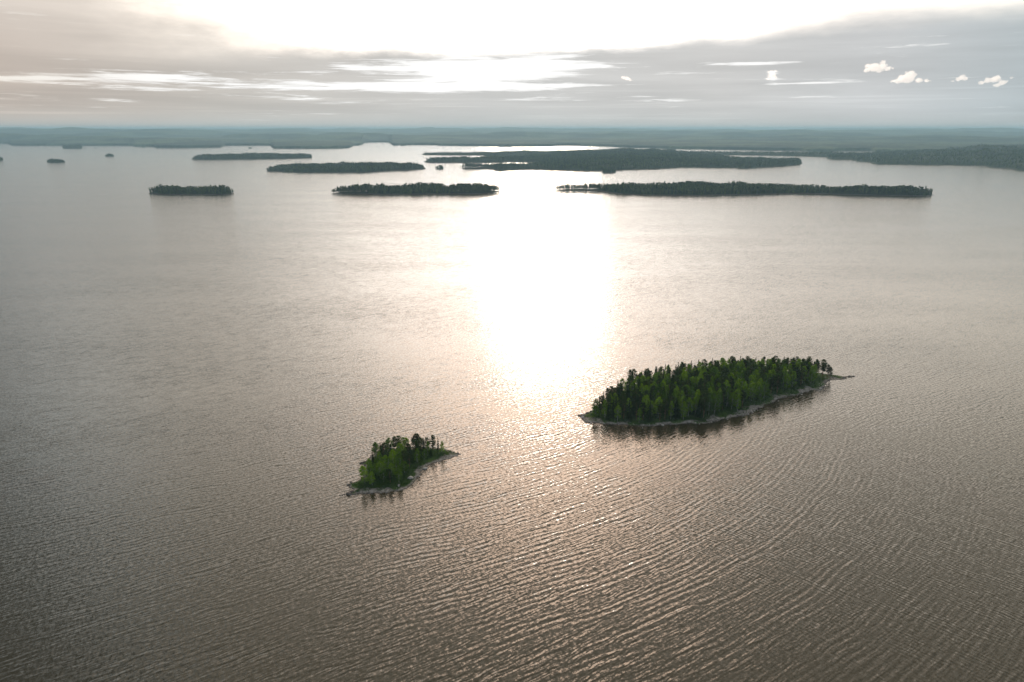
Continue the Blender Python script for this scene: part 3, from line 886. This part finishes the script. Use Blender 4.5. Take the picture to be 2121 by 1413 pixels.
# skyline and edge trees read from the photograph: small island
for a in [('spruce', 897, 930, 908, .62, 3), ('spruce', 908, 932, 906.5, .62, 0), ('pine', 887, 931, 908, 1.25, 1), ('pine', 864, 933, 899.5, 1.0, 2), ('spruce', 866, 934, 901, 1.1, 4), ('pine', 856, 932, 904, 1.0, 0), ('pine', 824, 934, 903.5, 1.1, 1),
          ('pine', 817, 936, 905, 1.0, 3), ('spruce', 788, 941, 918, 1.0, 2), ('pine', 779, 945, 919.5, 1.0, 2), ('birch', 803, 938, 913, 1.1, 0), ('birch', 834, 935, 908, 1.2, 1), ('birch', 843, 936, 909, 1.1, 2), ('pine', 873, 934, 907, 1.0, 0), ('spruce', 878, 935, 908, .9, 1),
          ('birch', 753, 986, 966, 1.3, 3), ('spruce', 773, 958, 936, .8, 1), ('birch', 790, 985, 957, 1.4, 3), ('birch', 785, 975, 950, 1.4, 1), ('birch', 812, 988, 960, 1.3, 4), ('birch', 826, 985, 963, 1.1, 2), ('birch', 798, 968, 944, 1.3, 0), ('birch', 838, 978, 955, 1.3, 1),
          ('birch', 770, 995, 968, 1.3, 4), ('birch', 795, 998, 974, 1.2, 0), ('pine', 848, 968, 940, 1.2, 1), ('birch', 765, 972, 951, 1.2, 2), ('birch', 815, 955, 932, 1.2, 3), ('birch', 864, 958, 930, 1.1, 2), ('birch', 880, 951, 929, 1.0, 0), ('pine', 836, 960, 934, 1.2, 3), ('spruce', 850, 950, 920, 1.2, 0),
          ('spruce', 810, 947, 920, 1.2, 2), ('spruce', 893, 944, 926, 1.0, 1), ('birch', 776, 985, 962, 1.2, 1)]:
    at_tree('small', *a)
# big island
for a in [('spruce', 1249, 843, 811, .8, 3), ('spruce', 1241, 848, 818, .8, 0), ('spruce', 1236, 853, 826, .8, 1), ('spruce', 1230, 857, 834, .8, 2), ('spruce', 1266, 833, 801, .85, 1), ('spruce', 1279, 825, 788, .8, 2), ('spruce', 1284, 823, 790, .7, 0), ('pine', 1305, 808, 766, .9, 0), ('pine', 1313, 806, 765, .9, 1), ('spruce', 1309, 810, 767, .8, 3),
          ('spruce', 1327, 803, 768, .9, 4), ('pine', 1338, 800, 764, .9, 2), ('spruce', 1355, 798, 759, .9, 0), ('spruce', 1375, 793, 756, .8, 3), ('spruce', 1382, 793, 755, .9, 1), ('spruce', 1402, 788, 751, .8, 0), ('spruce', 1430, 784, 747, .9, 2), ('spruce', 1443, 783, 745, .9, 4), ('pine', 1458, 781, 745, 1., 1), ('spruce', 1473, 780, 743, .8, 3),
          ('birch', 1495, 779, 742, 1.1, 1), ('spruce', 1515, 777, 739, .8, 0), ('spruce', 1531, 777, 738, .8, 1), ('pine', 1546, 777, 740, 1., 3), ('spruce', 1562, 776, 740, .8, 2), ('spruce', 1579, 776, 737, .8, 0), ('pine', 1602, 776, 739, 1., 1), ('spruce', 1620, 776, 740, .9, 3), ('pine', 1640, 777, 743, 1., 2), ('pine', 1660, 778, 746, 1., 0),
          ('spruce', 1678, 779, 748, .8, 0), ('pine', 1690, 780, 749, 1., 1), ('pine', 1702, 781, 751, 1., 2), ('pine', 1713, 782, 755, 1.05, 0), ('pine', 1719, 784, 762, .9, 3), ('birch', 1475, 805, 760, 1.25, 3), ('birch', 1420, 838, 797, 1.3, 1), ('birch', 1415, 818, 779, 1.2, 3), ('birch', 1360, 815, 772, 1.2, 0), ('birch', 1380, 826, 785, 1.25, 4),
          ('birch', 1582, 826, 792, 1.2, 1), ('birch', 1575, 833, 803, 1.1, 2), ('birch', 1558, 806, 770, 1.2, 4), ('birch', 1535, 800, 765, 1.2, 0)]:
    at_tree('big', *a)


def fill(isl, poly, target, rmin, inset_fn, kind_fn, h_fn):
    P = np.asarray(poly); lo = P.min(0); hi = P.max(0); got = [(t['x'], t['y']) for t in trees if t['isl'] == isl]; tries = 0; n0 = len(got)
    cand = rng.uniform(lo, hi, (60000, 2)); s = sdist(cand, poly)
    for (x, y), d in zip(cand, s):
        if d < inset_fn(x, y): continue
        if any((x - a) ** 2 + (y - b) ** 2 < rmin * rmin for a, b in got[-400:]): continue
        k = kind_fn(x, y, d); add_tree(isl, k, x, y, h_fn(x, y, d, k), random.uniform(.8, 1.1)); got.append((x, y))
        if len(got) >= target: break
    return len(got) - n0


def big_kind(x, y, d):
    u = random.random(); n = fbm(x / 22, y / 22, 2)
    c = math.exp(-((x - 140) / 55) ** 2)
    if x > 185: return 'pine' if u < .5 else ('spruce' if u < .8 else 'birch')
    if u < 0.30 + 0.5 * c * (n + .3): return 'birch'
    return 'spruce' if u < .66 else 'pine'


def front_dist(x, y):
    # distance (m) back from the camera-side shore of the big island along the view line
    return y - np.interp(x, [36, 60, 90, 120, 150, 180, 205, 216], [343, 335, 334, 336, 350, 372, 392, 405])


inset_big = lambda x, y: 5.5 if front_dist(x, y) < 30 and x > 95 else 3.2
hb_fn = lambda x, y, d, k: (11.6 if k == 'birch' else 12.4) * random.uniform(.86, 1.07) * min(1, .72 + d / 30) * (1.0 - 0.22 * max(0, (60 - x) / 30))
n1 = fill('big', BIG, 385, 3.0, inset_big, big_kind, hb_fn)
n2 = fill('small', SMALL, 58, 3.0, lambda x, y: 5.0 if (x > -62) else 4.0, lambda x, y, d: 'birch' if random.random() < .6 else 'pine', lambda x, y, d, k: random.uniform(5.5, 9.5))

NAMEI = {'big': 'larger near island', 'small': 'smaller near island'}
SHORT = {'big': 'larger island', 'small': 'smaller island'}
LOOK = {'spruce': 'narrow dark spruce', 'birch': 'bright birch', 'pine': 'bushy pine'}
ZT = {'back': 'on the skyline edge', 'front': 'on the near shore', 'middle': 'deep in the wood'}
for t in trees:
    dep = math.cos(PITCH) * t['y'] + math.sin(PITCH) * (CAM_H - 6); t['px'] = t['x'] / dep * F + 1060.5
for isl, poly in (('big', BIG), ('small', SMALL)):
    cell = {}
    ts = [t for t in trees if t['isl'] == isl]
    lim = 9.0 if isl == 'big' else 6.0
    x0 = min(t['px'] for t in ts); x1 = max(t['px'] for t in ts)
    for t in ts:
        r_ = math.hypot(t['x'], t['y']); ux, uy = t['x'] / r_, t['y'] / r_
        fr = sdist(np.array([[t['x'] - ux * lim, t['y'] - uy * lim], [t['x'] + ux * lim, t['y'] + uy * lim]]), poly)
        zone = 'back' if fr[1] < 0 else ('front' if fr[0] < 0 else 'middle')
        f = (t['px'] - x0) / (x1 - x0)
        part = ['left end', 'left third', 'left of centre', 'right of centre', 'right third', 'right end'][sum(f >= q for q in (.15, .34, .5, .66, .85))]
        extra = ''
        if zone == 'middle':
            far_ = sdist(np.array([[t['x'] + ux * 26, t['y'] + uy * 26]]), poly)[0] < 0
            extra = 'near skyline' if far_ else 'near front shore'
            size = 'tall' if t['h'] > 11.2 else ('short' if t['h'] < 9.2 else 'medium')
            part = size + '|' + part
        cell.setdefault((zone, part, extra, t['kind']), []).append(t)
    for (zone, part, extra, kind), L in cell.items():
        L.sort(key=lambda t: t['px'])
        size = ''
        if '|' in part: size, part = part.split('|'); size += ' '
        look = size + LOOK[kind]
        where = f"{ZT[zone]}{' ' + extra if extra else ''}, {part} on {SHORT[isl]}" if not extra else f"inside wood {extra}, {part} on {SHORT[isl]}"
        n = len(L)
        for i, t in enumerate(L):
            if n == 1: t['label'] = f"{look} {where}"
            elif i == 0: t['label'] = f"leftmost {look} {where}"
            elif i == n - 1: t['label'] = f"rightmost {look} {where}"
            elif i < 5: t['label'] = f"{['', 'second', 'third', 'fourth', 'fifth'][i]} {look} {where}"
            elif i >= n - 4: t['label'] = f"{['', '', 'second-last', 'third-last', 'fourth-last'][n - i]} {look} {where}"
            else: t['label'] = f"{look} among many {where}"
for t in trees:
    crown, trunk = PROTO[t['kind']][t['pr']]
    name = {'spruce': 'spruce_tree', 'birch': 'birch_tree', 'pine': 'pine_tree'}[t['kind']]
    e = bpy.data.objects.new(name, None); COL.objects.link(e)
    e.location = (t['x'], t['y'], gz(t['isl'], t['x'], t['y'])); e.rotation_euler = (random.uniform(-.03, .03), random.uniform(-.03, .03), t['a'])
    s = t['h'] / 12.0; e.scale = (s * t['w'] * (12.0 / t['h']) ** .3, s * t['w'] * (12.0 / t['h']) ** .3, s)
    tag(e, t['label'], 'tree', f"{t['kind']} trees on the {NAMEI[t['isl']]}")
    link('trunk', trunk, e); link('crown', crown, e)

# ---- boulders on the shores, each one its own object
def boulder(seed, mat):
    r = np.random.default_rng(seed)
    import bmesh
    bm = bmesh.new(); bmesh.ops.create_icosphere(bm, subdivisions=2, radius=1.0)
    ax = r.normal(size=(6, 3)); ax /= np.linalg.norm(ax, axis=1, keepdims=True); cut = r.uniform(.55, .85, 6)
    for v in bm.verts:
        c = np.array(v.co)
        for a, k in zip(ax, cut):
            d = c @ a
            if d > k: c = c - a * (d - k)
        c = c * (1 + r.normal(0, .03)); v.co = (c[0], c[1] * .8, c[2] * .6)
    me = bpy.data.meshes.new('boulder'); bm.to_mesh(me); bm.free(); me.materials.append(mat)
    return me


B_PALE = [boulder(s, M_ROCK) for s in range(5)]; B_DARK = [boulder(s + 50, M_ROCK2) for s in range(4)]


def edge_points(poly, n, jit):
    P = np.asarray(poly); Q = np.roll(P, -1, 0); L = np.linalg.norm(Q - P, axis=1); c = np.concatenate([[0], np.cumsum(L)])
    u = np.sort(rng.uniform(0, c[-1], n)); i = np.clip(np.searchsorted(c, u) - 1, 0, len(P) - 1); t = (u - c[i]) / L[i]
    return P[i] + (Q - P)[i] * t[:, None] + rng.normal(0, jit, (n, 2))


def place_boulder(isl, x, y, size, dark, lab, z=None):
    me = random.choice(B_DARK if dark else B_PALE)
    o = link('boulder', me, None, lab, 'boulder', 'boulders along the shore of the ' + NAMEI[isl])
    zz = max(-0.15, gz(isl, x, y)) if z is None else z
    o.location = (x, y, zz + size * .12); o.rotation_euler = (random.uniform(-.3, .3), random.uniform(-.3, .3), random.uniform(0, 6.28)); o.scale = (size, size * random.uniform(.8, 1.2), size * random.uniform(.8, 1.1))


# rock tips read from the photograph
tips = [('small', 704, 1026, .5, 1, 'outermost dark rock in the line off the left tip of the smaller island'), ('small', 709, 1025.5, .6, 1, 'second rock in the line off the left tip of the smaller island'),
        ('small', 714, 1024, .8, 1, 'third rock in the line off the left tip of the smaller island'), ('small', 723, 1023, 1.3, 1, 'big dark rock at the root of the smaller island left tip'),
        ('small', 729, 1021, 1.1, 1, 'dark rock beside the big one at the smaller island left tip'), ('small', 722, 1004, 1.0, 1, 'dark rock on the upper left point of the smaller island'),
        ('small', 727, 999.5, .9, 1, 'dark rock behind the upper left point of the smaller island'), ('small', 748, 960, .9, 1, 'dark rock on the back left spit of the smaller island'),
        ('small', 755, 958, .9, 1, 'dark rock at the root of the back left spit of smaller island'), ('small', 925, 955.5, .6, 1, 'lone dark rock in the water near the smaller island right end'),
        ('small', 909, 959.5, .7, 1, 'rock pair outer stone off the right shore of smaller island'), ('small', 948, 940.5, .8, 1, 'dark rock on the right point of the smaller island'),
        ('small', 953, 941, .55, 1, 'outermost rock off the right point of the smaller island'), ('small', 940, 937, .6, 1, 'rock on the back edge near the smaller island right point'),
        ('small', 850, 993, 1.5, 0, 'large pale boulder on the front right shore of smaller island'), ('small', 826, 1009, .9, 0, 'pale boulder on the front shore of the smaller island'),
        ('small', 882, 971, 1.2, 0, 'pale boulder where the right shore of smaller island bends'), ('small', 761, 944, .5, 1, 'small rock off the back left shore of the smaller island'),
        ('big', 1199, 861, 1.1, 1, 'dark rock on the outermost left tip of the larger island'), ('big', 1207, 866, 1.2, 0, 'pale boulder beside the left tip of the larger island'),
        ('big', 1216, 857, 1.0, 1, 'dark rock behind the left tip of the larger island'), ('big', 1768, 779.6, .8, 1, 'dark rock on the outermost right tip of the larger island'),
        ('big', 1759, 780.6, .9, 1, 'second dark rock from the right tip of the larger island'), ('big', 1747, 782.5, 1.1, 1, 'dark rock at the root of the larger island right tip'),
        ('big', 1708, 809.5, 1.0, 1, 'dark rock in the water off the right corner of larger island'), ('big', 1700, 806, 1.1, 0, 'pale boulder on the right corner of the larger island'),
        ('big', 1660, 813, 1.2, 0, 'pale boulder on the right front shore of the larger island'), ('big', 1466, 873, 1.2, 0, 'pale boulder on the bulge of the larger island front shore'),
        ('big', 1427, 875, 1.1, 0, 'pale boulder left of the bulge on the larger island shore')]
for isl, xp, yp, sz, dk, lab in tips:
    x, y = at(xp, yp); place_boulder(isl, x, y, sz, dk, lab)
for isl, poly, n, smin, smax in (('big', BIG, 120, .35, .95), ('small', SMALL, 85, .22, .62)):
    for (x, y) in edge_points(poly, n, 0.7 if isl == 'big' else .5):
        xp = float(xpix(np.array([[x, y]]))[0]); mid = 1480 if isl == 'big' else 830
        d = np.array([[x, y - 4.0]]); front = sdist(d, poly)[0] < 0
        side = ('right' if xp > mid else 'left') + (' front' if front else ' back')
        dk = random.random() < (.35 if front else .8)
        place_boulder(isl, x, y, random.uniform(smin, smax), dk, f"small {'dark' if dk else 'pale'} shore stone on the {side} edge of {NAMEI[isl]}")


# ---- loose stones and low plants that nobody could count
def pebbles(poly, pf, n, smin, smax, lo, hi, jit, seed, mat, name, label):
    r = np.random.default_rng(seed); E = edge_points(poly, n, jit); s = sdist(E, poly); k = (s > lo) & (s < hi) & (r.random(len(E)) < np.clip((fbm(E[:, 0] / 9 + 40, E[:, 1] / 9, 2) - .30) * 4, .12, 1)); E = E[k]; s = s[k]
    z = np.maximum(pf(s, E), -0.08); sz = r.uniform(smin, smax, len(E)) * r.uniform(.5, 1, len(E))
    oc = np.array([(1, 0, 0), (0, 1, 0), (-1, 0, 0), (0, -1, 0), (.45, .3, .6), (-.4, .4, .55), (-.2, -.5, .6), (.3, -.4, .5)])
    of = np.array([(0, 1, 4), (1, 5, 4), (1, 2, 5), (2, 6, 5), (2, 3, 6), (3, 7, 6), (3, 0, 7), (0, 4, 7), (4, 5, 6), (4, 6, 7)])
    a = r.uniform(0, 6.28, len(E)); J = oc[None] * (1 + r.normal(0, .18, (len(E), 8, 3)))
    X = (J[..., 0] * np.cos(a)[:, None] - J[..., 1] * np.sin(a)[:, None]) * sz[:, None] + E[:, 0:1]
    Y = (J[..., 0] * np.sin(a)[:, None] + J[..., 1] * np.cos(a)[:, None]) * sz[:, None] * .8 + E[:, 1:2]
    Z = J[..., 2] * sz[:, None] * .9 + z[:, None] - 0.04
    V = np.stack([X, Y, Z], -1).reshape(-1, 3); Fq = (of[None] + (np.arange(len(E)) * 8)[:, None, None]).reshape(-1, 3)
    link(name, mesh_np(name, V, Fq, mat), kind='stuff', label=label)


pebbles(BIG, P_BIG, 5200, .14, .42, -.6, 3.2, 1.5, 61, M_ROCK, 'shore_stones', 'pale loose stones along the shore of the larger near island')
pebbles(SMALL, P_SMALL, 3600, .09, .30, -.5, 2.8, 1.1, 62, M_ROCK, 'shore_stones', 'pale and brown loose stones along the shore of the smaller near island')
pebbles(SMALL, P_SMALL, 1500, .12, .36, -1.4, .3, .8, 63, M_ROCK2, 'wet_stones', 'brown wet stones at the waterline of the smaller near island')
pebbles(BIG, P_BIG, 1600, .14, .4, -1.2, .3, .8, 64, M_ROCK2, 'wet_stones', 'dark wet stones at the waterline of the larger near island')


def undergrowth(poly, pf, n, seed, label, lo=2.4, size=.22, hmax=1.6):
    r = np.random.default_rng(seed); P = np.asarray(poly); pts = r.uniform(P.min(0), P.max(0), (n, 2)); s = sdist(pts, poly)
    s2 = s + 5.5 * (fbm(pts[:, 0] / 3, pts[:, 1] / 3, 3) - .5)
    k = s2 > lo; pts = pts[k]; s = s[k]; z = pf(s, pts)
    hh = hmax * np.clip((s - lo) / 6 + .15, 0.12, 1) * r.random(len(pts)) ** 1.5
    per = 9
    C = np.repeat(np.column_stack([pts, z]), per, 0); H_ = np.repeat(hh, per)
    C[:, :2] += r.normal(0, .38, (len(C), 2)); C[:, 2] += H_ * r.random(len(C)) + .05
    V, Q = leaf_quads(C, size, seed + 2)
    link('undergrowth', mesh_np('undergrowth', V, Q, M_SHRUB), kind='stuff', label=label)


undergrowth(BIG, P_BIG, 9000, 71, 'low green shrubs and grass under the trees of the larger island', 2.6, .26, 1.8)
undergrowth(SMALL, P_SMALL, 7000, 72, 'low green shrubs and grass covering the smaller island', 2.2, .17, 1.2)

# ---- thin line of foam on the water right of the larger island
m_, g_ = new_mat('foam')
fp = g_.node('ShaderNodeNewGeometry').outputs['Position']
ff = g_.step(g_.noise(fp, 0.35, 4.0, 0.7), 0.46, 0.60)
pr = g_.node('ShaderNodeBsdfPrincipled'); pr.inputs['Base Color'].default_value = (.6, .6, .58, 1); pr.inputs['Roughness'].default_value = .6
g_.l.new(g_.mul(ff, 0.7), pr.inputs['Alpha']); finish(g_, pr.outputs[0])
fpts = [at(x, y) for x, y in [(1780, 888.5), (1810, 887), (1840, 884.5), (1870, 883), (1900, 881.5), (1935, 877.5)]]
V = []
for (x, y) in fpts: V += [(x, y - .28, .03), (x, y + .28, .03)]
link('foam_line', mesh_np('foam_line', np.array(V), np.array([(2 * i, 2 * i + 2, 2 * i + 3, 2 * i + 1) for i in range(len(fpts) - 1)]), m_), kind='stuff', label='thin pale foam line on the water right of the larger island')

# ------------------------------------------------------------------ small cumulus clouds far beyond the hills
m_, g_ = new_mat('cloud_vapour')
tco = g_.node('ShaderNodeTexCoord').outputs['Object']
vol = g_.node('ShaderNodeVolumePrincipled'); vol.inputs['Color'].default_value = (1, 1, 1, 1); vol.inputs['Anisotropy'].default_value = 0.6
vol.inputs['Density'].default_value = 0.0030
oo = g_.node('ShaderNodeOutputMaterial'); g_.l.new(vol.outputs[0], oo.inputs['Volume'])
M_CLOUD = m_
CL = [(1812, 140, [(0, 0, 16), (-14, 5, 8), (13, -1, 11), (23, 3, 8), (8, 6, 8), (14, -9, 7)], 'white ragged cumulus puff, upper of the two large ones at right'),
      (1880, 163, [(0, 0, 17), (-16, 4, 10), (4, -10, 9), (20, 4, 9), (33, 5, 6), (-10, 2, 12)], 'white cumulus puff, brightest and lower of the pair at right'),
      (1992, 161, [(0, 0, 9), (-5, 4, 6), (6, 2, 7), (-14, 6, 3)], 'small faint cumulus puff between the bright pair and the right edge'),
      (2060, 165, [(0, 0, 11), (-20, 5, 7), (-10, 1, 9), (14, 6, 8), (6, 10, 7), (26, -2, 4)], 'torn cumulus puff nearest the right picture edge'),
      (1300, 163, [(0, 0, 7), (-9, -2, 6), (5, 3, 5)], 'tiny white cumulus puff low above the centre right horizon'),
      (1600, 157, [(0, 0, 9), (-4, -7, 7), (5, -9, 5), (-8, 6, 5), (6, 4, 6)], 'curled white cloud wisp above the streaks right of centre')]
CD = 60000.0
for ci, (xp, yp, blobs, lab) in enumerate(CL):
    import bmesh
    r = np.random.default_rng(90 + ci); bm = bmesh.new(); k = CD / F
    def sph(cx_, cy_, cz_, rr):
        mtx = __import__('mathutils').Matrix.Translation((cx_ * k, cz_ * k, -cy_ * k)) @ __import__('mathutils').Matrix.Diagonal((rr * k, rr * k, rr * k * .72, 1))
        bmesh.ops.create_icosphere(bm, subdivisions=3, radius=1.0, matrix=mtx)
    for bx, by, br in blobs:
        sph(bx, by, 0, br * .72)
        for q in range(7):
            a = r.uniform(0, 6.28); d = br * r.uniform(.4, .95); sph(bx + d * math.cos(a) * 1.2, by - abs(d * math.sin(a)) * .7 + br * .15, r.uniform(-.6, .6) * br, br * r.uniform(.16, .4))
    me = bpy.data.meshes.new('cloud'); bm.to_mesh(me); bm.free(); me.materials.append(M_CLOUD)
    o = link('cloud', me, None, lab, 'cloud', 'small cumulus clouds above the right horizon')
    o.scale = (.86, .86, .86); a_, e_ = ang(xp, yp); o.location = (CD * math.sin(R(a_)), CD * math.cos(R(a_)), CAM_H + CD * math.tan(R(e_))); o.rotation_euler = (0, 0, -R(a_))
    rm = o.modifiers.new('remesh', 'REMESH'); rm.mode = 'VOXEL'; rm.voxel_size = k * .7
    dt = bpy.data.textures.new('cloud_noise', 'CLOUDS'); dt.noise_scale = k * 4.0; dt.noise_depth = 4
    dm = o.modifiers.new('ragged', 'DISPLACE'); dm.texture = dt; dm.strength = k * 5.0; dm.mid_level = .55

# ------------------------------------------------------------------ haze
HT = 200.0
m_, g_ = new_mat('haze_air')
vp = g_.node('ShaderNodeVolumePrincipled')
vp.inputs['Color'].default_value = (0.42, 0.66, 0.80, 1); vp.inputs['Density'].default_value = 8.5e-5; vp.inputs['Anisotropy'].default_value = 0.2
oo = g_.node('ShaderNodeOutputMaterial'); g_.l.new(vp.outputs[0], oo.inputs['Volume'])
b = FAR + 500
hv = np.array([(x, y, z) for z in (-3, HT) for x, y in ((-b, -b), (b, -b), (b, b), (-b, b))], float)
hq = np.array([(3, 2, 1, 0), (4, 5, 6, 7), (0, 1, 5, 4), (1, 2, 6, 5), (2, 3, 7, 6), (3, 0, 4, 7)])
link('haze', mesh_np('haze', hv, hq, m_), kind='stuff', label='thin blue haze over the distant woods')
